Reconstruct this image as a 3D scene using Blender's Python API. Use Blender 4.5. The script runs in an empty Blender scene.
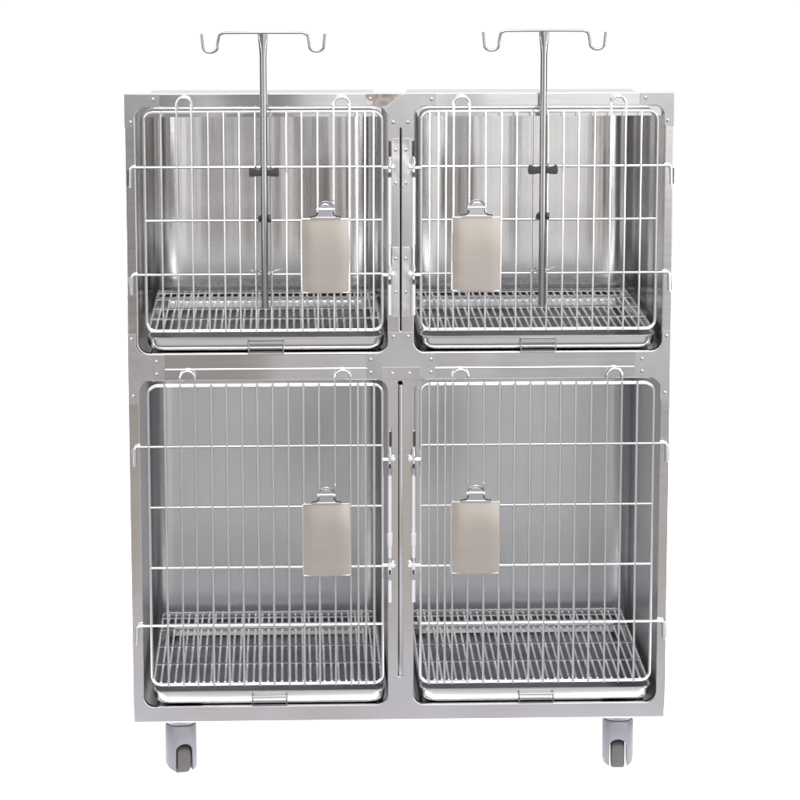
import bpy, bmesh, math, random
from mathutils import Vector, Matrix
random.seed(7)
SC = bpy.context.scene
COL = SC.collection
R = math.radians

# ------------------------------------------------------------ materials
def new_mat(name):
    m = bpy.data.materials.new(name); m.use_nodes = True
    nt = m.node_tree; b = nt.nodes['Principled BSDF']
    return m, nt, b

def metal(name, col, rough, grain=(0, 0, 0), grain_amt=0.0, wave=(1, 1, 1), wave_amt=0.0,
          metallic=1.0, rvar=0.05, mottled=0.06, aniso=0.0, wave_dist=1.0, fine=(60, 60, 2), fine_amt=0.0):
    m, nt, b = new_mat(name)
    N = nt.nodes; L = nt.links
    tc = N.new('ShaderNodeTexCoord')
    b.inputs['Metallic'].default_value = metallic
    b.inputs['Anisotropic'].default_value = aniso
    # slight tone variation of the sheet itself
    n = N.new('ShaderNodeTexNoise'); n.inputs['Scale'].default_value = 9; n.inputs['Detail'].default_value = 5
    L.new(tc.outputs['Object'], n.inputs['Vector'])
    mx = N.new('ShaderNodeMix'); mx.data_type = 'RGBA'
    mx.inputs[6].default_value = (*[c * (1 - mottled) for c in col], 1)
    mx.inputs[7].default_value = (*[min(1, c * (1 + mottled)) for c in col], 1)
    L.new(n.outputs['Fac'], mx.inputs[0]); L.new(mx.outputs[2], b.inputs['Base Color'])
    mr = N.new('ShaderNodeMapRange'); mr.inputs[3].default_value = max(0.02, rough - rvar); mr.inputs[4].default_value = rough + rvar
    n2 = N.new('ShaderNodeTexNoise'); n2.inputs['Scale'].default_value = 1; n2.inputs['Detail'].default_value = 6
    mp = N.new('ShaderNodeMapping'); mp.inputs['Scale'].default_value = grain if any(grain) else (25, 25, 25)
    L.new(tc.outputs['Object'], mp.inputs[0]); L.new(mp.outputs[0], n2.inputs['Vector'])
    L.new(n2.outputs['Fac'], mr.inputs[0]); L.new(mr.outputs[0], b.inputs['Roughness'])
    last = None
    if grain_amt:
        bp = N.new('ShaderNodeBump'); bp.inputs['Strength'].default_value = grain_amt; bp.inputs['Distance'].default_value = 0.0005
        L.new(n2.outputs['Fac'], bp.inputs['Height']); last = bp
    for (sc, amt, det) in ((wave, wave_amt, 1.0), (fine, fine_amt, 3.0)):
        if amt:
            n3 = N.new('ShaderNodeTexNoise'); n3.inputs['Scale'].default_value = 1; n3.inputs['Detail'].default_value = det
            mp3 = N.new('ShaderNodeMapping'); mp3.inputs['Scale'].default_value = sc
            L.new(tc.outputs['Object'], mp3.inputs[0]); L.new(mp3.outputs[0], n3.inputs['Vector'])
            bp2 = N.new('ShaderNodeBump'); bp2.inputs['Strength'].default_value = 1.0; bp2.inputs['Distance'].default_value = amt
            L.new(n3.outputs['Fac'], bp2.inputs['Height'])
            if last: L.new(last.outputs[0], bp2.inputs['Normal'])
            last = bp2
    if last: L.new(last.outputs[0], b.inputs['Normal'])
    return m

M = {}
M['frame'] = metal('satin_stainless', (0.70, 0.70, 0.703), 0.14, (4, 4, 90), 0.12, (3.0, 3, 1.4), 0.012)
M['bracket'] = metal('bracket_stainless', (0.635, 0.637, 0.645), 0.22, (40, 40, 40), 0.08, (4, 4, 4), 0.006)
M['liner_up'] = metal('wavy_mirror_stainless', (0.74, 0.735, 0.73), 0.17, (120, 120, 3), 0.10, (6, 4, 0.35), 0.021, fine=(40, 20, 0.6), fine_amt=0.0005)
M['liner_low'] = metal('brushed_stainless', (0.68, 0.69, 0.70), 0.30, (160, 160, 2), 0.15, (5, 3, 0.4), 0.005, fine=(50, 20, 0.8), fine_amt=0.0004)
M['tray'] = metal('tray_stainless', (0.70, 0.69, 0.685), 0.22, (3, 60, 60), 0.1, (4, 4, 4), 0.004)
M['wire'] = metal('polished_wire', (0.84, 0.84, 0.85), 0.16, rvar=0.05, metallic=0.86)
M['grate'] = metal('grate_wire', (0.93, 0.93, 0.94), 0.28, rvar=0.06)
M['chrome'] = metal('chrome', (0.40, 0.40, 0.395), 0.09, rvar=0.03)
M['card'] = metal('warm_satin_plate', (0.60, 0.555, 0.505), 0.28, (6, 6, 60), 0.025, (3, 3, 5), 0.006)
M['pan'] = metal('tray_inside_shade', (0.115, 0.13, 0.16), 0.34, (60, 60, 60), 0.1, (6, 6, 6), 0.01)  # dark tone stands for the shade below the grate
M['cap'] = metal('zinc_mount', (0.42, 0.43, 0.46), 0.35, metallic=0.4)
M['darkwire'] = metal('dark_handle_wire', (0.22, 0.22, 0.22), 0.3)
M['striker'] = metal('bright_striker_plate', (0.80, 0.80, 0.81), 0.2, wave=(20, 20, 20), wave_amt=.002)
M['rod'] = metal('zinc_rod', (0.84, 0.84, 0.86), 0.30, metallic=0.55)
M['warm_reflection'] = metal('reflection_tint_bracket', (0.65, 0.59, 0.54), 0.16, wave=(14, 8, 14), wave_amt=0.03)  # copper-toned reflection put into base colour and bump
M['clip'] = metal('nickel_clip', (0.60, 0.60, 0.63), 0.2, rvar=0.05)
M['rivet'] = metal('rivet_steel', (0.50, 0.50, 0.51), 0.16)
def plastic(name, col, rough):
    m = metal(name, col, rough, metallic=0.0, rvar=0.06, mottled=0.08, grain=(60, 60, 60), grain_amt=0.15)
    return m
M['black'] = plastic('dark_clamp_plastic', (0.035, 0.033, 0.033), 0.45)
M['housing'] = plastic('grey_caster_plastic', (0.19, 0.194, 0.22), 0.36)
M['rubber'] = plastic('grey_rubber_tyre', (0.085, 0.08, 0.078), 0.6)
# white floor with glow added to wash out shadows under the cage
m, nt, b = new_mat('glowing_white_floor')
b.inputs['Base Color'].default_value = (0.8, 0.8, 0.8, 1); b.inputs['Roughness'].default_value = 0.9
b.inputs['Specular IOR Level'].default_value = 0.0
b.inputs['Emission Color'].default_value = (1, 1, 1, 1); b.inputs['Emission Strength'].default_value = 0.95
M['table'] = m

FLAT = {'front_frame', 'corner_bracket', 'cover_plate', 'striker_plate', 'spring_clip'}
# ------------------------------------------------------------ mesh helpers
def link(name, bm, mat, parent=None, angle=35, smooth=True):
    bmesh.ops.recalc_face_normals(bm, faces=bm.faces)
    me = bpy.data.meshes.new(name); bm.to_mesh(me); bm.free()
    me.materials.append(M[mat])
    if smooth:
        me.shade_smooth(); me.set_sharp_from_angle(angle=R(angle))
        if name in FLAT:                       # sheet faces stay truly flat, only the rolled edges are smooth
            for p_ in me.polygons:
                if abs(p_.normal.y) > .9995: p_.use_smooth = False
    o = bpy.data.objects.new(name, me); COL.objects.link(o)
    if parent: o.parent = parent
    return o

SPLIT = {'seam_bead', 'opening_bead', 'post_filler', 'latch_collar', 'latch_slot', 'latch_rod', 'clip_shadow', 'knob_clamp',
         'hook_tip', 'handle_edge', 'wire_lever', 'spring_wire', 'wing_clamp'}
_link = link
def link(name, bm, mat, parent=None, angle=35, smooth=True):
    """one object per loose piece for the names in SPLIT"""
    if name not in SPLIT: return _link(name, bm, mat, parent, angle, smooth)
    seen = set(); groups = []
    for v in bm.verts:
        if v in seen: continue
        st = [v]; g = {v}
        while st:
            a = st.pop()
            for e_ in a.link_edges:
                b_ = e_.other_vert(a)
                if b_ not in g: g.add(b_); st.append(b_)
        seen |= g; groups.append(g)
    bm.verts.index_update()
    idx = [{v.index for v in g} for g in groups]
    outs = []
    for ids in idx:
        c = bm.copy(); c.verts.ensure_lookup_table()
        bmesh.ops.delete(c, geom=[v for v in c.verts if v.index not in ids], context='VERTS')
        outs.append(_link(name, c, mat, parent, angle, smooth))
    bm.free()
    SIBS[outs[0].name] = outs[1:]
    return outs[0]
SIBS = {}

def empty(name, loc, parent=None):
    o = bpy.data.objects.new(name, None); COL.objects.link(o); o.location = loc
    o.empty_display_size = 0.05
    if parent: o.parent = parent
    return o

def tag(o, label, cat, group=None, kind=None):
    if label: o['label'] = label
    if cat: o['category'] = cat
    if group: o['group'] = group
    if kind: o['kind'] = kind
    return o

def tube(bm, pts, r, n=10, closed=False, rs=None):
    P = [Vector(p) for p in pts]; k = len(P)
    T = []
    for i in range(k):
        if closed: t = (P[(i+1) % k]-P[i]).normalized()+(P[i]-P[i-1]).normalized()
        elif i == 0: t = P[1]-P[0]
        elif i == k-1: t = P[-1]-P[-2]
        else: t = (P[i+1]-P[i]).normalized()+(P[i]-P[i-1]).normalized()
        T.append(t.normalized())
    up = Vector((0, 1, 0)) if abs(T[0].y) < .9 else Vector((1, 0, 0))
    u = T[0].cross(up).normalized(); rings = []
    for i in range(k):
        u = (u-T[i]*u.dot(T[i])).normalized(); v = T[i].cross(u)
        rr = rs[i] if rs else r
        if not isinstance(rr, tuple): rr = (rr, rr)
        s = 1.0
        if 0 < i < k-1:
            c = max(.5, T[i].dot((P[i+1]-P[i]).normalized())); s = 1/c if c > .75 else 1.0
        rings.append([bm.verts.new(P[i]+u*math.cos(a)*rr[0]*s+v*math.sin(a)*rr[1]*s)
                      for a in (2*math.pi*j/n for j in range(n))])
    m_ = k if closed else k-1
    for i in range(m_):
        A = rings[i]; B = rings[(i+1) % k]
        for j in range(n): bm.faces.new((A[j], A[(j+1) % n], B[(j+1) % n], B[j]))
    if not closed:
        bm.faces.new(rings[0]); bm.faces.new(rings[-1])

def rounded(pts, r, seg=5, closed=False):
    """polyline with rounded corners"""
    P = [Vector(p) for p in pts]; out = []; k = len(P)
    rad = r if isinstance(r, (list, tuple)) else [r]*k
    for i in range(k):
        if (not closed and i in (0, k-1)) or rad[i] == 0: out.append(P[i]); continue
        a = P[i-1]-P[i]; b = P[(i+1) % k]-P[i]
        la, lb = a.length, b.length; a.normalize(); b.normalize()
        ang = a.angle(b); d = min(rad[i]/math.tan(ang/2), la*.49, lb*.49)
        rr = d*math.tan(ang/2)
        c = P[i]+(a+b).normalized()*(rr/math.sin(ang/2))
        p0 = P[i]+a*d; p1 = P[i]+b*d; v0 = p0-c; v1 = p1-c; w = v0.angle(v1)
        for s in range(seg+1):
            t = s/seg
            out.append(c+(v0*math.sin((1-t)*w)+v1*math.sin(t*w))/math.sin(w))
    return out

def rrect(x0, z0, x1, z1, r, seg=6):
    rr = r if isinstance(r, (list, tuple)) else [r]*4
    return [(p.x, p.y) for p in rounded([(x0, z0, 0), (x1, z0, 0), (x1, z1, 0), (x0, z1, 0)], rr, seg, True)]
def poly(pts, r, seg=4):
    return [(p.x, p.y) for p in rounded([(a, b, 0) for a, b in pts], r, seg, True)]

def plate_bm(loops, y0, y1, bev=0.0, bm=None):
    """extrude filled x/z outlines from y0 (front) to y1 (back)"""
    own = bmesh.new(); es = []
    for lp in loops:
        vs = [own.verts.new((x, y0, z)) for x, z in lp]
        for i in range(len(vs)): es.append(own.edges.new((vs[i], vs[(i+1) % len(vs)])))
    res = bmesh.ops.triangle_fill(own, use_beauty=True, use_dissolve=False, edges=es, normal=(0, -1, 0))
    fs = [g for g in res['geom'] if isinstance(g, bmesh.types.BMFace)]
    ex = bmesh.ops.extrude_face_region(own, geom=fs)
    for v in ex['geom']:
        if isinstance(v, bmesh.types.BMVert): v.co.y = y1
    bmesh.ops.recalc_face_normals(own, faces=own.faces)
    if bev:
        ee = [e for e in own.edges if len(e.link_faces) == 2 and e.calc_face_angle() > R(60)
              and abs(e.verts[0].co.y-e.verts[1].co.y) < 1e-6]
        bmesh.ops.bevel(own, geom=ee, offset=bev, segments=2, profile=.6, affect='EDGES')
    if bm is None: return own
    me = bpy.data.meshes.new('tmp'); own.to_mesh(me); own.free(); bm.from_mesh(me); bpy.data.meshes.remove(me)
    return bm

def box(bm, x0, y0, z0, x1, y1, z1, bev=0.0):
    g = bmesh.ops.create_cube(bm, size=1)['verts']
    for v in g:
        v.co = Vector(((x0+x1)/2+v.co.x*(x1-x0), (y0+y1)/2+v.co.y*(y1-y0), (z0+z1)/2+v.co.z*(z1-z0)))
    if bev:
        es = {e for v in g for e in v.link_edges}
        bmesh.ops.bevel(bm, geom=list(es), offset=bev, segments=2, profile=.5, affect='EDGES')
    return bm

def dome(bm, x, y, z, r, h, n=14):
    """rivet head facing -Y"""
    rings = []
    for k in range(4):
        a = k/4*math.pi/2
        rings.append([bm.verts.new((x+math.cos(t)*r*math.cos(a), y-h*math.sin(a), z+math.sin(t)*r*math.cos(a)))
                      for t in (2*math.pi*j/n for j in range(n))])
    top = bm.verts.new((x, y-h, z))
    for A, B in zip(rings, rings[1:]):
        for j in range(n): bm.faces.new((A[j], A[(j+1) % n], B[(j+1) % n], B[j]))
    for j in range(n): bm.faces.new((rings[-1][j], rings[-1][(j+1) % n], top))

def ball(bm, c, r, sc=(1, 1, 1)):
    g = bmesh.ops.create_uvsphere(bm, u_segments=14, v_segments=9, radius=r)['verts']
    for v in g: v.co = Vector((v.co.x*sc[0], v.co.y*sc[1], v.co.z*sc[2]))+Vector(c)

# ------------------------------------------------------------ dimensions (metres)
FLOOR = -0.0305
XO = 0.611; ZB = 0.1005; ZT = 1.5415
DEPTH = 0.65
LX = (-0.586, -0.028); RX = (0.0315, 0.590)      # openings
UZ = (0.960, 1.511); LZ = (0.138, 0.896)
CX = {'L': -0.307, 'R': 0.31075}

cage = empty('animal_cage', (0, 0, ZB))
tag(cage, 'two storey stainless steel animal cage with four wire doors and grey wheels', 'animal cage')
OFF = Vector((0, 0, -ZB))
def part(name, bm, mat, parent=None, **k):
    """world-coordinate mesh -> part of the cage"""
    o = link(name, bm, mat, None, **k)
    o.parent = parent or cage
    if parent is None: o.location = OFF
    for q in SIBS.get(o.name, []):
        q.parent = o.parent; q.location = o.location
    return o

# front frame with four rounded openings and the two slits of the centre posts
loops = [rrect(-XO, ZB, XO, ZT, 0.0025, 3)]
for xs in (LX, RX):
    loops.append(rrect(xs[0], UZ[0], xs[1], UZ[1], 0.024, 8))
    loops.append(rrect(xs[0], LZ[0], xs[1], LZ[1], 0.024, 8))
loops.append(rrect(-0.0001, 1.008, 0.0031, 1.464, 0.0015, 2))
loops.append(rrect(-0.0045, 0.205, 0.0055, 0.893, 0.003, 3))
front = part('front_frame', plate_bm(loops, 0, 0.018, 0.0025), 'frame')
# inner posts seen through the slits, and hem line between the two storeys
bm = bmesh.new()
box(bm, -0.0075, 0.012, 0.19, -0.0028, 0.026, 0.885, 0.001)
box(bm, -0.0016, 0.004, 0.19, 0.0075, 0.026, 0.884, 0.0015)
part('post_filler', bm, 'frame')
bm = bmesh.new()
for a, b_ in ((-0.527, -0.074), (0.079, 0.529)):
    tube(bm, [(a, -0.0002, 0.9225), (b_, -0.0002, 0.9225)], 0.0019, 8)
part('seam_bead', bm, 'wire')
bm = bmesh.new()
for xs in (LX, RX):
    tube(bm, [(xs[0]+.025, 0.0005, .957), (xs[1]-.025, 0.0005, .957)], 0.0022, 8)
part('opening_bead', bm, 'wire')

# liners: side-back-side sheet with wide rounded vertical corners
def liner(x0, x1, z0, z1, mat, rc=0.10, seed=0):
    path = rounded([(x0, 0.0185, 0), (x0, DEPTH, 0), (x1, DEPTH, 0), (x1, 0.0185, 0)], rc, 12)
    # subdivide long runs
    P = []
    for a, b_ in zip(path, path[1:]):
        n = max(1, int((b_-a).length/0.03))
        for i in range(n): P.append(a.lerp(b_, i/n))
    P.append(path[-1])
    bm = bmesh.new(); nz = 3
    cols = []
    for p in P:
        cols.append([bm.verts.new((p.x, p.y, z0+(z1-z0)*k/nz)) for k in range(nz+1)])
    for A, B in zip(cols, cols[1:]):
        for k in range(nz): bm.faces.new((A[k], B[k], B[k+1], A[k+1]))
    bmesh.ops.recalc_face_normals(bm, faces=bm.faces)
    r = bmesh.ops.solidify(bm, geom=bm.faces[:], thickness=0.0015)
    return part('wall_liner', bm, mat, angle=60)
for s, (x0, x1) in (('L', (-0.592, -0.022)), ('R', (0.0255, 0.596))):
    liner(x0, x1, 0.957, 1.486, 'liner_up')
    liner(x0, x1, 0.132, 0.902, 'liner_low', .055)
# shell
for sx in (-1, 1):
    bm = bmesh.new(); box(bm, min(sx*.600, sx*.606), 0.0285, ZB+.002, max(sx*.600, sx*.606), 0.656, 1.488, 0.001)
    part('side_panel', bm, 'frame')
bm = bmesh.new(); box(bm, -0.599, 0.6535, ZB+.003, 0.599, 0.656, 1.487); part('back_panel', bm, 'frame')
bm = bmesh.new(); box(bm, -0.599, 0.029, ZB+.001, 0.599, 0.653, 0.1315); part('base_panel', bm, 'frame')
bm = bmesh.new(); box(bm, -0.599, 0.029, 0.9025, 0.599, 0.653, 0.9565); part('middle_shelf', bm, 'frame')
for x0, x1 in ((-0.578, -0.040), (0.040, 0.590)):
    bm = bmesh.new(); box(bm, x0, 0.030, 1.4865, x1, 0.656, 1.4945, 0.003)
    box(bm, x0, 0.0285, 1.4870, x1, 0.0298, 1.5260)
    part('roof_panel', bm, 'frame')
for x0, x1 in ((-.020, -.0052), (.0082, .0235)):
    bm = bmesh.new(); box(bm, x0, 0.029, 0.134, x1, 0.652, 1.486); part('divider', bm, 'frame')

# corner brackets (with rivets)
def bracket(outline, rivets, mat='bracket', y=-0.0014, r=0.004):
    o = part('corner_bracket', plate_bm([outline], y, 0.001, 0.0005), mat)
    for x, z in rivets:
        bm = bmesh.new(); dome(bm, 0, 0, 0, 0.0042, 0.0040)
        rv = link('rivet', bm, 'rivet'); rv.parent = o; rv.location = (x, y, z)
    return o
e = 0.0012
for sx in (-1, 1):
    X = (lambda v, s=sx: s*v)
    bracket(poly([(X(.610), ZT-e), (X(.533), ZT-e), (X(.533), 1.5135), (X(.575), 1.5125), (X(.5885), 1.500), (X(.5885), 1.468), (X(.610), 1.466)],
                 [.001, .001, .001, .016, .012, .002, .001]), [(X(.546), 1.529), (X(.596), 1.4785)])
    bracket(poly([(X(.610), 1.004), (X(.592), 1.004), (X(.592), .972), (X(.580), .9585), (X(.529), .9555), (X(.529), .8985), (X(.572), .8975),
                  (X(.5885), .884), (X(.5885), .845), (X(.610), .842)], [.001, .001, .012, .012, .001, .001, .014, .012, .002, .001]),
            [(X(.602), .993), (X(.547), .941), (X(.547), .9125), (X(.600), .863)])
bracket(poly([(.010, ZT-e), (.080, ZT-e), (.080, 1.5135), (.046, 1.5125), (.030, 1.498), (.030, 1.4415), (.0055, 1.4415), (.0055, 1.466), (-.0025, 1.466), (-.0025, 1.4415),
              (-.0265, 1.4415), (-.0265, 1.498), (-.031, 1.507)], [.004, .001, .001, .015, .012, .001, .001, .001, .001, .001, .001, .01, .01]),
        [(.070, 1.5275), (-.015, 1.4765), (.0175, 1.4765)])
bracket(poly([(-.076, 1.5400), (.006, 1.5400), (-.032, 1.5125), (-.076, 1.5135)], .001), [(-.066, 1.5285)], 'warm_reflection', -.0011)  # warm plate standing in for a copper-coloured reflection
bracket(poly([(-.0265, 1.005), (-.0265, .976), (-.038, .9585), (-.076, .9555), (-.076, .8985), (.080, .8985), (.080, .9555), (.042, .9585), (.030, .976), (.030, 1.005)],
             [.001, .012, .014, .001, .001, .001, .001, .014, .012, .001]),
        [(-.0145, .995), (.0185, .995), (-.066, .943), (.070, .943), (-.066, .9135), (.070, .9135)])
bm = plate_bm([rrect(-.041, .8975, .046, .9255, .0012)], -0.0026, -.0012, .0005)
pl = part('cover_plate', bm, 'frame')
for x in (-.017, .021):
    bm = bmesh.new(); dome(bm, 0, 0, 0, .004, .0012); rv = link('rivet', bm, 'frame', pl); rv.location = (x, -.0026, .911)
# latch striker plates on the upper centre post
for x0, x1 in ((-0.0185, -0.0012), (0.0045, 0.0215)):
    for z0, z1, rz in ((1.335, 1.441, (1.415, 1.339+.0)), (1.040, 1.198, (1.172, 1.096))):
        o = part('striker_plate', plate_bm([rrect(x0, z0, x1, z1, .001, 2)], -0.003, 0.0008, .0006), 'striker')
        for z in rz:
            bm = bmesh.new(); dome(bm, 0, 0, 0, .0036, .0028); rv = link('rivet', bm, 'rivet', o); rv.location = ((x0+x1)/2, -.003, max(z, z0+.006))

# ------------------------------------------------------------ doors (built for the left side; mirrored for the right)
YV = -0.0135; YH = -0.0090
VX = [-.529, -.494, -.461, -.425, -.390, -.356, -.321, -.287, -.252, -.218, -.183, -.147, -.112, -.095, -.078, -.059]
def door(mirror, z0, z1, hz, hinge, latch):
    mx = (lambda x: .0067-x) if mirror else (lambda x: x)
    bm = bmesh.new()
    xa, xb = -.5665, -.040
    outer = rounded([(mx(xa), YH, z0), (mx(xb), YH, z0), (mx(xb), YH, z1), (mx(xa), YH, z1)], 0.021, 7, True)
    tube(bm, outer, 0.0033, 10, True)
    for z in hz:
        tube(bm, [(mx(xa), YH, z), (mx(xb), YH, z)], 0.0032, 8)
    for x in VX:
        j = random.uniform(-.0006, .0006)
        if x in (-.494, -.147):
            x2 = {-.494: -.461, -.147: -.112}[x]; zt = z1+.033
            arc = [(mx((x+x2)/2-math.cos(t)*(x2-x)/2), YV-.001, zt-.0165+math.sin(t)*.0165*1.0) for t in [math.pi*i/12 for i in range(13)]]
            pts = [(mx(x), YV, z0-.004), (mx(x), YV, z1-.01)]+arc+[(mx(x2), YV, z1-.01), (mx(x2), YV, z0-.004)]
            tube(bm, pts, 0.0024, 8)
        elif x in (-.461, -.112): continue
        else:
            tube(bm, [(mx(x)+j, YV, z0-.003), (mx(x)-j, YV, z1+.0035)], 0.0023 if z0 > .5 else .0030, 8)
    d = part('wire_door', bm, 'wire')
    for z in hinge:
        bm = bmesh.new()
        tube(bm, rounded([(mx(xa)+0, YH, z), (mx(-.5975), YH, z), (mx(-.5985), YH, z-.045)], .006, 5), 0.0030, 8)
        h = link('hinge_hook', bm, 'wire', d)
        bm = bmesh.new(); box(bm, min(mx(-.6050), mx(-.5955)), -.0034, z-.042, max(mx(-.6050), mx(-.5955)), 0.0005, z-.006, .0008)
        link('hinge_socket', bm, 'black' if z > 1.3 else 'clip', h)
    return d, mx
upper_h = [1.139, 1.260, 1.379]; lower_h = [.333, .468, .608, .748]
for mir in (False, True):
    d, mx = door(mir, 1.0125, 1.501, upper_h, (1.379, 1.139), None)
    # upper latch rod
    xr = mx(-.0235)
    bm = bmesh.new()
    for za, zb in ((1.320, 1.358), (1.046, 1.118)):
        tube(bm, [(xr, -.012, za), (xr, -.012, zb)], .0042, 12)
    tube(bm, [(xr, -.010, 1.118), (xr, -.010, 1.400)], .0024, 8)
    tube(bm, [(xr, -.011, 1.205), (xr, -.011, 1.320)], .0040, 12)
    link('latch_rod', bm, 'rod', d)
    for z in (1.377, 1.137):
        bm = bmesh.new()
        tube(bm, [(mx(-.040), YH, z), (mx(-.014), YH-.002, z)], .0034, 10)
        ball(bm, (mx(-.0165), YH-.003, z), .0058, (1.1, .8, .8))
        link('latch_pin', bm, 'wire', d)
        bm = bmesh.new()
        tube(bm, [(xr, -.012, z+.022), (xr, -.012, z+.008)], .0052, 12, rs=[.0035, .0055])
        tube(bm, [(xr, -.012, z-.010), (xr, -.012, z-.024)], .0052, 12, rs=[.0055, .0040])
        link('latch_collar', bm, 'clip', d)
        bm = bmesh.new(); tube(bm, [(xr, -.0155, z-.010), (xr, -.0155, z-.019)], .0022, 8)
        box(bm, min(mx(-.0255), mx(-.0200)), -.008, z+.024, max(mx(-.0255), mx(-.0200)), -.001, z+.058, .0005)
        link('latch_slot', bm, 'black', d)
    d, mx = door(mir, .1935, .888, lower_h, (.748, .333), None)
    bm = bmesh.new()
    tube(bm, [(xr, -.013, .384), (xr, -.013, .676)], .0044, 12)
    tube(bm, [(xr, -.013, .516), (xr, -.013, .545)], .0062, 12, rs=[.0058, .0066])
    tube(bm, [(xr, -.010, .676), (xr, -.010, .782)], .0026, 8)
    link('latch_rod', bm, 'rod', d)
    for z in (.716, .470):
        bm = bmesh.new()
        tube(bm, [(mx(-.040), YH, z), (mx(-.016), YH-.002, z)], .0036, 10)
        ball(bm, (mx(-.0165), YH-.004, z), .0062, (1.2, .8, .8))
        link('latch_pin', bm, 'wire', d)
        bm = bmesh.new()
        tube(bm, [(xr, -.013, z+.024), (xr, -.013, z+.008)], .0052, 12, rs=[.0035, .0058])
        tube(bm, [(xr, -.013, z-.020), (xr, -.013, z-.034)], .0052, 12, rs=[.0058, .0046])
        link('latch_collar', bm, 'clip', d)
        bm = bmesh.new()
        tube(bm, [(xr, -.0165, z-.010), (xr, -.0165, z-.020)], .0026, 8)
        if z > .6: tube(bm, [(xr+.0015, -.0135, z+.030), (xr+.0015, -.0135, z+.064)], .0030, 8)
        link('latch_slot', bm, 'black', d)

# ------------------------------------------------------------ casters
def caster():
    # housing: front outline with arched slot, intersected with an upright cylinder
    H0 = FLOOR+.011; H1 = .0875; w = .0365; s = .0190
    arch = [(s*math.cos(t), .030+s*.9*math.sin(t)) for t in [math.pi*i/10 for i in range(11)]]
    out = [(w, H1), (w, H0+.018), (w-.004, H0+.006), (s+.001, H0), ] + arch + [(-s-.001, H0), (-w+.004, H0+.006), (-w, H0+.018), (-w, H1)]
    a = plate_bm([out], -.05, .05)
    bmesh.ops.recalc_face_normals(a, faces=a.faces)
    ma = bpy.data.meshes.new('a'); a.to_mesh(ma); a.free(); oa = bpy.data.objects.new('a', ma)
    c = bmesh.new()
    tube(c, [(0, 0, H0-.01), (0, 0, H1-.004), (0, 0, H1)], .0338, 40, rs=[(.0363, .040), (.0363, .040), (.033, .037)])
    bmesh.ops.recalc_face_normals(c, faces=c.faces)
    mc = bpy.data.meshes.new('c'); c.to_mesh(mc); c.free(); oc = bpy.data.objects.new('c', mc)
    COL.objects.link(oa); COL.objects.link(oc)
    md = oa.modifiers.new('b', 'BOOLEAN'); md.object = oc; md.operation = 'INTERSECT'; md.solver = 'EXACT'
    bv = oa.modifiers.new('v', 'BEVEL'); bv.width = .0012; bv.segments = 2; bv.limit_method = 'ANGLE'; bv.angle_limit = R(45)
    bpy.context.view_layer.update()
    me = bpy.data.meshes.new_from_object(oa.evaluated_get(bpy.context.evaluated_depsgraph_get()))
    bpy.data.objects.remove(oa); bpy.data.objects.remove(oc)
    me.name = 'caster_housing'; me.materials.clear(); me.materials.append(M['housing'])
    me.shade_smooth(); me.set_sharp_from_angle(angle=R(50))
    root = empty('caster', (0, 0, 0))
    h = bpy.data.objects.new('caster_housing', me); COL.objects.link(h); h.parent = root
    bm = bmesh.new()
    zc = FLOOR+.0375
    tube(bm, [(-.0155, 0, zc), (-.0125, 0, zc), (.0125, 0, zc), (.0155, 0, zc)], .0375, 36, rs=[.0345, .0375, .0375, .0345])
    wh = link('wheel', bm, 'rubber', root, angle=50)
    bm = bmesh.new()
    tube(bm, [(0, 0, H1-.004), (0, 0, ZB-.004)], .026, 28, rs=[.0315, .0310])
    tube(bm, [(0, 0, ZB-.004), (0, 0, ZB+.0008)], .026, 28, rs=[.036, .036])
    link('swivel_cap', bm, 'cap', root)
    bm = bmesh.new()
    tube(bm, [(0, 0, H1-.0005), (0, 0, H1+.0012)], .030, 28, rs=[.0335, .0320])
    link('seal_ring', bm, 'black', root)
    return root
def copy_tree(o, parent=None):
    c = o.copy(); COL.objects.link(c); c.parent = parent
    for ch in [x for x in bpy.data.objects if x.parent == o and x != c]: copy_tree(ch, c)
    return c
c0 = caster()
spots = [(-.505, .045, 14), (.508, .045, -4), (-.505, .600, 20), (.508, .600, -12)]
for i, (x, y, a) in enumerate(spots):
    c = c0 if i == 0 else copy_tree(c0)
    c.parent = cage; c.location = (x, y, -ZB); c.rotation_euler.z = R(a)
bm = bmesh.new(); box(bm, .470, .012, ZB-.0035, .556, .10, ZB+.0005, .001)
part('caster_plate', bm, 'frame')
bm = bmesh.new(); box(bm, -.556, .012, ZB-.0035, -.455, .10, ZB+.0005, .001)
part('caster_plate', bm, 'frame')

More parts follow.
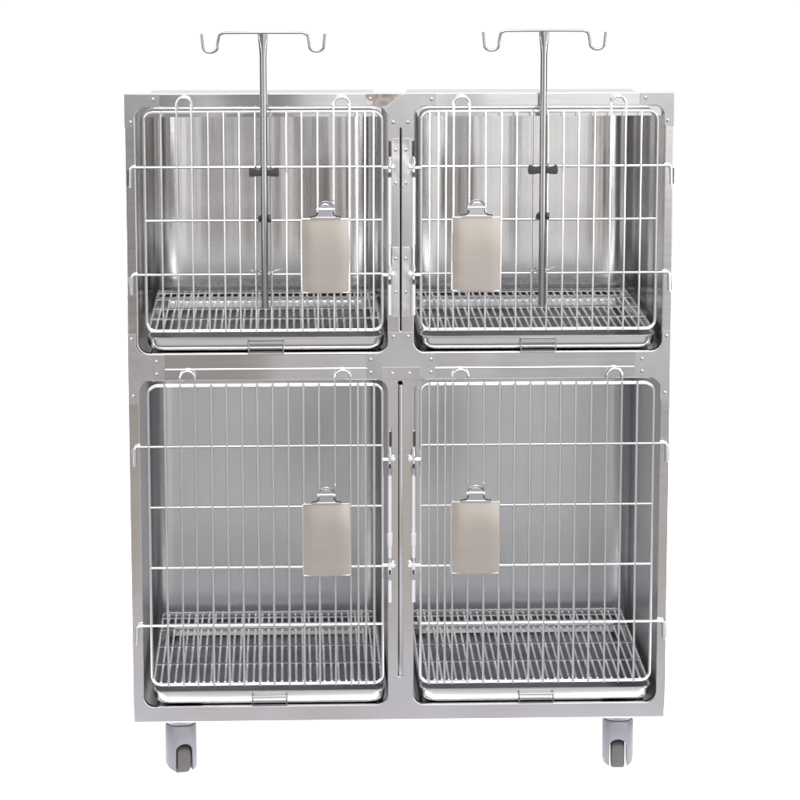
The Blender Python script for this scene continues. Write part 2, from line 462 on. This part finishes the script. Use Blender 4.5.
# ------------------------------------------------------------ trays
def ring_pts(hx, y0, y1, r, seg=6):
    return [(p.x, p.y) for p in rounded([(-hx, y0, 0), (hx, y0, 0), (hx, y1, 0), (-hx, y1, 0)], r, seg, True)]
def tray_thing(label, cx, zb, h):
    root = empty('waste_tray', (cx, 0.0, zb))
    tag(root, label, 'tray', 'slide out trays under the wire floors')
    hx = .2665
    prof = [(hx-.026, .026, 0.0), (hx-.014, .0165, .0015), (hx-.007, .0105, .0055), (hx-.003, .0068, .0115), (hx-.0015, .0052, .018), (hx-.001, .0046, h-.004), (hx+.001, .001, h-.003), (hx+.001, .001, h),
            (hx-.005, .006, h), (hx-.006, .009, h-.004), (hx-.012, .014, .006), (hx-.024, .026, .0025)]
    bm = bmesh.new(); rings = []
    for i, (a, yy, z) in enumerate(prof):
        d = yy
        rings.append([bm.verts.new((x, y, z)) for x, y in ring_pts(a, d, .615-d, .03)])
    n = len(rings[0])
    for A, B in zip(rings, rings[1:]):
        for j in range(n): bm.faces.new((A[j], A[(j+1) % n], B[(j+1) % n], B[j]))
    bm.faces.new(rings[0]); bm.faces.new(rings[-1])
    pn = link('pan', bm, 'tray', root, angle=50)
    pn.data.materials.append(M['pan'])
    for f_ in pn.data.polygons:                     # pan floor coloured dark for the shade under the grate
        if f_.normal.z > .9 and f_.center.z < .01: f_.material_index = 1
    # folded handle
    hd = .039 if h < .036 else .0415
    bm = bmesh.new()
    sec = [(-.0015, h-.0085), (-.0090, h-.0085), (-.0102, h-.0095), (-.0100, h-.0125), (-.0090, h-.0125), (-.0085, h-.0105), (-.0015, h-.0100)]
    A = [bm.verts.new((-hd, y, z)) for y, z in sec]; B = [bm.verts.new((hd, y, z)) for y, z in sec]
    for j in range(len(sec)):
        k = (j+1) % len(sec); bm.faces.new((A[j], A[k], B[k], B[j]))
    bm.faces.new(A); bm.faces.new(B)
    hh = link('handle', bm, 'tray', root, angle=30)
    for sx in (-1, 1):
        bm = bmesh.new(); tube(bm, rounded([(sx*hd, .003, h-.0105), (sx*hd, -.0085, h-.0105), (sx*hd, -.0105, .0025)], .003, 3), .0017, 6)
        link('handle_wire', bm, 'darkwire', hh)
    bm = bmesh.new(); tube(bm, [(-hd, -.0105, .0028), (hd, -.0105, .0028)], .0017, 6); link('handle_wire', bm, 'darkwire', hh)
    bm = bmesh.new(); tube(bm, [(-hd, -.0095, h-.0132), (hd, -.0095, h-.0132)], .0010, 6); link('handle_wire', bm, 'darkwire', hh)
    return root
tray_thing('steel tray with folded handle sliding out under the upper left wire floor', CX['L']+.006, .9612, .034)
tray_thing('steel tray with folded handle sliding out under the upper right wire floor', CX['R'], .9612, .034)
tray_thing('steel tray with folded handle at the bottom of the lower left cage', CX['L']+.008, .1392, .034)
tray_thing('steel tray with folded handle at the bottom of the lower right cage', CX['R']+.002, .1392, .034)

# ------------------------------------------------------------ wire floor grates
def grate_mesh():
    bm = bmesh.new(); hx = .262; y0, y1 = .030, .605
    tube(bm, rounded([(-hx, y0, 0), (hx, y0, 0), (hx, y1, 0), (-hx, y1, 0)], .012, 4, True), .0030, 8, True)
    n = 32
    for i in range(1, n):
        x = -hx+2*hx*i/n
        tube(bm, [(x, y0+.001, .0022), (x, y1-.001, .0022)], .0029, 6)
    for y in (.160, .300, .440, .540, .575):
        tube(bm, [(-hx+.001, y, .0062), (hx-.001, y, .0062)], .0031, 6)
    box(bm, -hx+.004, .486, -.001, hx-.004, .512, .0002, 0)
    for sx in (-1, 1):
        for yy in (.05, .55):
            tube(bm, [(sx*(hx-.002), yy, 0), (sx*(hx-.002), yy, -.010)], .003, 8)
    return bm
g0 = None
for lab, cx, z in (('wire floor grate of the upper left cage lying on its tray', CX['L']+.004, 1.0045),
                   ('wire floor grate of the upper right cage lying on its tray', CX['R'], 1.0045),
                   ('wire floor grate of the lower left cage lying on its tray', CX['L']+.004, .1835),
                   ('wire floor grate of the lower right cage lying on its tray', CX['R'], .1835)):
    if g0 is None: g = g0 = link('floor_grate', grate_mesh(), 'grate')
    else: g = g0.copy(); COL.objects.link(g)
    g.location = (cx, 0, z); g.rotation_euler.x = R(1.7 if z < .5 else .4); tag(g, lab, 'floor grate', 'wire floor grates inside the cages')

# ------------------------------------------------------------ hanging card plates
def card():
    root = empty('card_holder', (0, 0, 0))
    w = .0535; h = .165
    # shallow pressed plate, gently bowed
    bm = bmesh.new(); nx, nz = 12, 14; G = []
    for k in range(nz+1):
        row = []
        for i in range(nx+1):
            u = -1+2*i/nx; v = k/nz
            x = u*w; z = -h*v
            y = -.0015*(1-u**6) - .0042*(1-(1-v)**4)
            ex_ = .003*(abs(u) > .95)*((v < .03) or (v > .97))
            row.append(bm.verts.new((x-math.copysign(ex_, u), y, z)))
        G.append(row)
    for k in range(nz):
        for i in range(nx): bm.faces.new((G[k][i], G[k][i+1], G[k+1][i+1], G[k+1][i]))
    bmesh.ops.recalc_face_normals(bm, faces=bm.faces)
    bmesh.ops.solidify(bm, geom=bm.faces[:], thickness=.0012)
    cp = link('card_plate', bm, 'card', root, angle=50)
    bm = bmesh.new()
    tube(bm, rounded([(-w, -.0005, 0), (w, -.0005, 0), (w, -.0040, -h), (-w, -.0040, -h)], .004, 4, True), .0016, 8, True)
    link('rolled_edge', bm, 'wire', cp)
    # spring clip
    out = poly([(-.034, -.001), (.034, -.001), (.034, .002), (.022, .006), (.0165, .010), (.0160, .024), (.011, .032), (-.011, .032), (-.0160, .024), (-.0165, .010), (-.022, .006), (-.034, .002)],
               [.0005, .0005, .001, .005, .004, .004, .006, .006, .004, .004, .005, .001], 3)
    cl = link('spring_clip', plate_bm([out], -.0072, -.0060, .0004), 'clip', root)
    bm = bmesh.new()
    tube(bm, [(-.0185, -.008, .022), (.0185, -.008, .022)], .0022, 8)
    for s in (-1, 1): ball(bm, (s*.0185, -.008, .022), .0035)
    tube(bm, [(-.031, -.0070, .0035), (.031, -.0070, .0035)], .0016, 6)
    link('pivot', bm, 'wire', cl)
    bm = bmesh.new()
    arc = [(-.015*math.cos(t), -.004-.008*math.sin(t), .024+.016*math.sin(t)) for t in [math.pi*i/12 for i in range(13)]]
    tube(bm, arc, .0017, 7)
    arc = [(-.011*math.cos(t), -.002+.004*math.sin(t), .020+.013*math.sin(t)) for t in [math.pi*i/12 for i in range(13)]]
    tube(bm, arc, .0013, 7)
    link('wire_lever', bm, 'clip', cl)
    bm = bmesh.new()
    for s in (-1, 1):
        tube(bm, [(s*.019, -.0062, .009), (s*.026, -.0062, .0062), (s*.034, -.0062, .0048)], .0015, 6)
        tube(bm, [(s*.017, -.0066, .016), (s*.0182, -.0066, .010)], .0015, 6)
    link('clip_shadow', bm, 'black', cl)  # black tubes that draw the shadow beside the clip
    return root
k0 = card()
for i, (lab, x, z, s, t) in enumerate((
        ('metal card plate clipped to the upper left wire door', -.1665, 1.2640, 1.0, 0),
        ('metal card plate clipped to the upper right wire door', .1700, 1.2665, 1.02, .3),
        ('metal card plate clipped to the lower left wire door', -.1675, .6155, 1.0, -.2),
        ('metal card plate clipped to the lower right wire door', .1705, .6175, 1.02, .2))):
    k = k0 if i == 0 else copy_tree(k0)
    k.location = (x, -.0185, z); k.scale = (s, 1, 1); k.rotation_euler = (R(-.6), R(t), 0)
    tag(k, lab, 'card holder', 'metal card plates hanging on the doors')

# ------------------------------------------------------------ drip stands
def stand():
    root = empty('drip_stand', (0, 0, 0))
    bm = bmesh.new(); yp = 0
    zs = [1.066, 1.30, 1.625, 1.640, 1.655, 1.668, 1.675]
    rs = [(.0078, .0078), (.0078, .0078), (.0078, .0078), (.0085, .0065), (.0098, .0045), (.0112, .0026), (.0116, .0022)]
    # first radius acts along X
    tube(bm, [(0, 0, z) for z in zs], 0, 20, rs=rs)
    link('pole', bm, 'chrome', root, angle=60)
    bm = bmesh.new()
    zt = 1.6765
    def hook(s, wo, dz):
        P = [(s*(wo-.043), 0, zt), (s*(wo-.040), 0, zt)]
        P = [(s*(wo-.048), 0, zt), (s*(wo-.0375), 0, zt-.004), (s*(wo-.034), 0, zt-.022)]
        n = 9
        for i in range(1, n):
            t = math.pi*i/n
            P.append((s*(wo-.0175-.0165*math.cos(t)), 0, zt-.028-dz-.013*math.sin(t)))
        P += [(s*(wo-.0005), 0, zt-.018), (s*(wo+.001), 0, zt-.003)]
        return P
    L = hook(-1, .133, .002)[::-1]; Rr = hook(1, .135, 0)
    tube(bm, rounded(L, .006, 3)+[(0, 0, zt+.0005)]+rounded(Rr, .006, 3), .0031, 8)
    hb = link('hook_bar', bm, 'chrome', root, angle=60)
    bm = bmesh.new()
    P = hook(-1, .133, .002)
    for h_ in (hook(-1, .133, .002), hook(1, .135, 0)):
        ball(bm, h_[-1], .0036)
    link('hook_tip', bm, 'clip', hb)
    # winged clamp, dark
    bm = bmesh.new()
    for s in (-1, 1):
        w = poly([(s*.0065, 1.3745), (s*.0135, 1.3755), (s*.0315, 1.3815), (s*.0335, 1.3690), (s*.0315, 1.3600), (s*.0130, 1.3610), (s*.0065, 1.3650)],
                 [.001, .003, .002, .002, .002, .003, .001], 3)
        plate_bm([w], -.004, .005, .001, bm)
    box(bm, -.0105, .004, 1.361, .0105, .013, 1.375, .001)
    link('wing_clamp', bm, 'black', root)
    bm = bmesh.new()
    tube(bm, [(-.0145, .004, 1.266), (-.0085, .004, 1.266)], .006, 12, rs=[.0035, .009])
    tube(bm, [(.0085, .004, 1.266), (.0150, .004, 1.266)], .006, 12, rs=[.009, .0075])
    box(bm, -.0085, .006, 1.258, .0085, .013, 1.275, .001)
    link('knob_clamp', bm, 'black', root)
    bm = bmesh.new()
    sp = []
    for i in range(40):
        t = 2*math.pi*i/20
        sp.append(((.012+.010*i/40)*math.cos(t), .014+.010*math.sin(t), 1.142+.006*i/40+.004*math.sin(t*.5)))
    sp.append((.036, .006, 1.154))
    tube(bm, sp, .0011, 6)
    tube(bm, [(-.010, .012, 1.146), (-.024, .006, 1.147), (-.034, .004, 1.152)], .0011, 6)
    link('spring_wire', bm, 'clip', root)
    return root
s0 = stand()
for i, (lab, x, dz) in enumerate((('chrome drip stand with two hooks clamped to the upper left door', -.3020, 0),
                                  ('chrome drip stand with two hooks clamped to the upper right door', .3160, .003))):
    s = s0 if i == 0 else copy_tree(s0)
    s.location = (x, -.030, dz); tag(s, lab, 'drip stand', 'chrome drip stands on the upper doors')

# ------------------------------------------------------------ glowing white floor, world, lamps
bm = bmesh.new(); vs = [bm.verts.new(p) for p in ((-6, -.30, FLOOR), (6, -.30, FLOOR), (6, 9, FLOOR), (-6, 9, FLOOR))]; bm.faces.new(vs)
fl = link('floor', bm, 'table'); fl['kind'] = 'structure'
bm2 = None

W = bpy.data.worlds.new('World'); SC.world = W; W.use_nodes = True
nt = W.node_tree; N = nt.nodes; L = nt.links
bg = N['Background']
tc = N.new('ShaderNodeTexCoord'); sep = N.new('ShaderNodeSeparateXYZ'); L.new(tc.outputs['Generated'], sep.inputs[0])
def noise(scale, detail, vscale):
    mp = N.new('ShaderNodeMapping'); mp.inputs['Scale'].default_value = vscale
    L.new(tc.outputs['Generated'], mp.inputs[0])
    n = N.new('ShaderNodeTexNoise'); n.inputs['Scale'].default_value = scale; n.inputs['Detail'].default_value = detail
    L.new(mp.outputs[0], n.inputs['Vector']); return n
def ramp(inp, stops):
    r = N.new('ShaderNodeValToRGB'); L.new(inp, r.inputs[0]); cr = r.color_ramp
    while len(cr.elements) > 1: cr.elements.remove(cr.elements[-1])
    for i, (p, c) in enumerate(stops):
        el = cr.elements[0] if i == 0 else cr.elements.new(p)
        el.position = p; el.color = (*c, 1) if isinstance(c, tuple) else (c, c, c, 1)
    return r
def maprange(inp, a, b_, c=0.0, d=1.0):
    m_ = N.new('ShaderNodeMapRange'); m_.interpolation_type = 'SMOOTHSTEP'
    m_.inputs[1].default_value = a; m_.inputs[2].default_value = b_; m_.inputs[3].default_value = c; m_.inputs[4].default_value = d
    L.new(inp, m_.inputs[0]); return m_
def mix(f, a, b_):
    x = N.new('ShaderNodeMix'); x.data_type = 'RGBA'; x.clamp_result = False
    if hasattr(f, 'links'): L.new(f, x.inputs[0])
    else: x.inputs[0].default_value = f
    for s, i in ((a, 6), (b_, 7)):
        if hasattr(s, 'links'): L.new(s, x.inputs[i])
        else: x.inputs[i].default_value = (*s, 1)
    return x.outputs[2]
# invented grey surroundings, pale and dark upright bands for streaked reflections, warm here and cool there
bands = noise(1.0, 2.0, (7.0, 2.0, 0.9))
room = ramp(bands.outputs['Fac'], [(0.30, (.10, .10, .11)), (0.42, (.34, .34, .35)), (0.50, (.56, .54, .53)), (0.58, (.80, .78, .76)), (0.68, (1.25, 1.22, 1.18))])
warm = noise(1.0, 1.0, (3, 3, 6))
tint = ramp(warm.outputs['Fac'], [(0.40, (.93, .97, 1.06)), (0.60, (1.08, .98, .91))])
mm = N.new('ShaderNodeMix'); mm.data_type = 'RGBA'; mm.blend_type = 'MULTIPLY'; mm.clamp_result = False; mm.inputs[0].default_value = 1
L.new(room.outputs[0], mm.inputs[6]); L.new(tint.outputs[0], mm.inputs[7])
c = mm.outputs[2]
def mul(a_, b_, op='MULTIPLY'):
    x = N.new('ShaderNodeMath'); x.operation = op
    for v, i in ((a_, 0), (b_, 1)):
        if hasattr(v, 'links'): L.new(v, x.inputs[i])
        else: x.inputs[i].default_value = v
    return x.outputs[0]
X_, Y_, Z_ = sep.outputs['X'], sep.outputs['Y'], sep.outputs['Z']
# low in front: beige, then pale cool zones added to tint the steel's reflections
low = maprange(Z_, -.19, -.205).outputs[0]
c = mix(mul(low, .85), c, (.56, .495, .41))
c = mix(maprange(Z_, -.255, -.27).outputs[0], c, (.76, .74, .82))
c = mix(maprange(Z_, -.40, -.75).outputs[0], c, (.30, .30, .32))
# bright patches added to the world at right to whiten the upper steel
c = mix(mul(maprange(X_, .015, .06).outputs[0], mul(maprange(Z_, -.118, -.095).outputs[0], maprange(X_, .66, .50).outputs[0])), c, (1.5, 1.48, 1.45))
c = mix(mul(maprange(X_, .085, .13).outputs[0], mul(maprange(Z_, -.16, -.11).outputs[0], maprange(X_, .66, .50).outputs[0])), c, (1.2, 1.19, 1.17))
# world darkened at the sides to edge the wires, brightened overhead, white backdrop behind the cage
side = mul(maprange(Y_, -.80, -.62).outputs[0], maprange(Y_, .50, .30).outputs[0])
c = mix(mul(side, .88), c, (.21, .21, .215))
c = mix(maprange(Z_, .16, .50).outputs[0], c, (1.6, 1.6, 1.6))
c = mix(maprange(Y_, .30, .55).outputs[0], c, (1.06, 1.06, 1.06))
L.new(c, bg.inputs['Color']); bg.inputs['Strength'].default_value = 1.0

def lamp(name, loc, target, size, sy, power, col=(1, 1, 1)):
    l = bpy.data.lights.new(name, 'AREA'); l.shape = 'RECTANGLE'; l.size = size; l.size_y = sy; l.energy = power; l.color = col
    o = bpy.data.objects.new(name, l); COL.objects.link(o); o.location = loc
    o.rotation_euler = (Vector(target)-Vector(loc)).to_track_quat('-Z', 'Y').to_euler()
lamp('softbox_overhead', (0.2, -1.8, 3.6), (0, .1, .8), 2.4, 1.2, 70)
lamp('softbox_left', (-3.0, -3.0, 1.6), (0, .2, .8), .5, 2.0, 18, (1, .98, .95))
lamp('softbox_right', (3.2, -2.2, 1.8), (0, .2, .8), 1.2, 2.2, 38, (.98, .99, 1))

# ------------------------------------------------------------ camera
cam = bpy.data.cameras.new('camera'); co = bpy.data.objects.new('camera', cam); COL.objects.link(co)
f = 3036.; S = .002255; p = R(10.63); yw = R(2.17)
F = Vector((math.sin(yw)*math.cos(p), math.cos(yw)*math.cos(p), -math.sin(p)))
co.location = Vector((0, 0, .85))-F*f*S
co.rotation_euler = (R(90)-p, 0, -yw)
cam.sensor_width = 36; cam.lens = f/800*36; cam.clip_end = 200
SC.camera = co
SC.render.engine = 'CYCLES'
SC.cycles.max_bounces = 14; SC.cycles.glossy_bounces = 10
SC.view_settings.view_transform = 'Standard'; SC.view_settings.look = 'None'
SC.view_settings.exposure = 0; SC.view_settings.gamma = 1
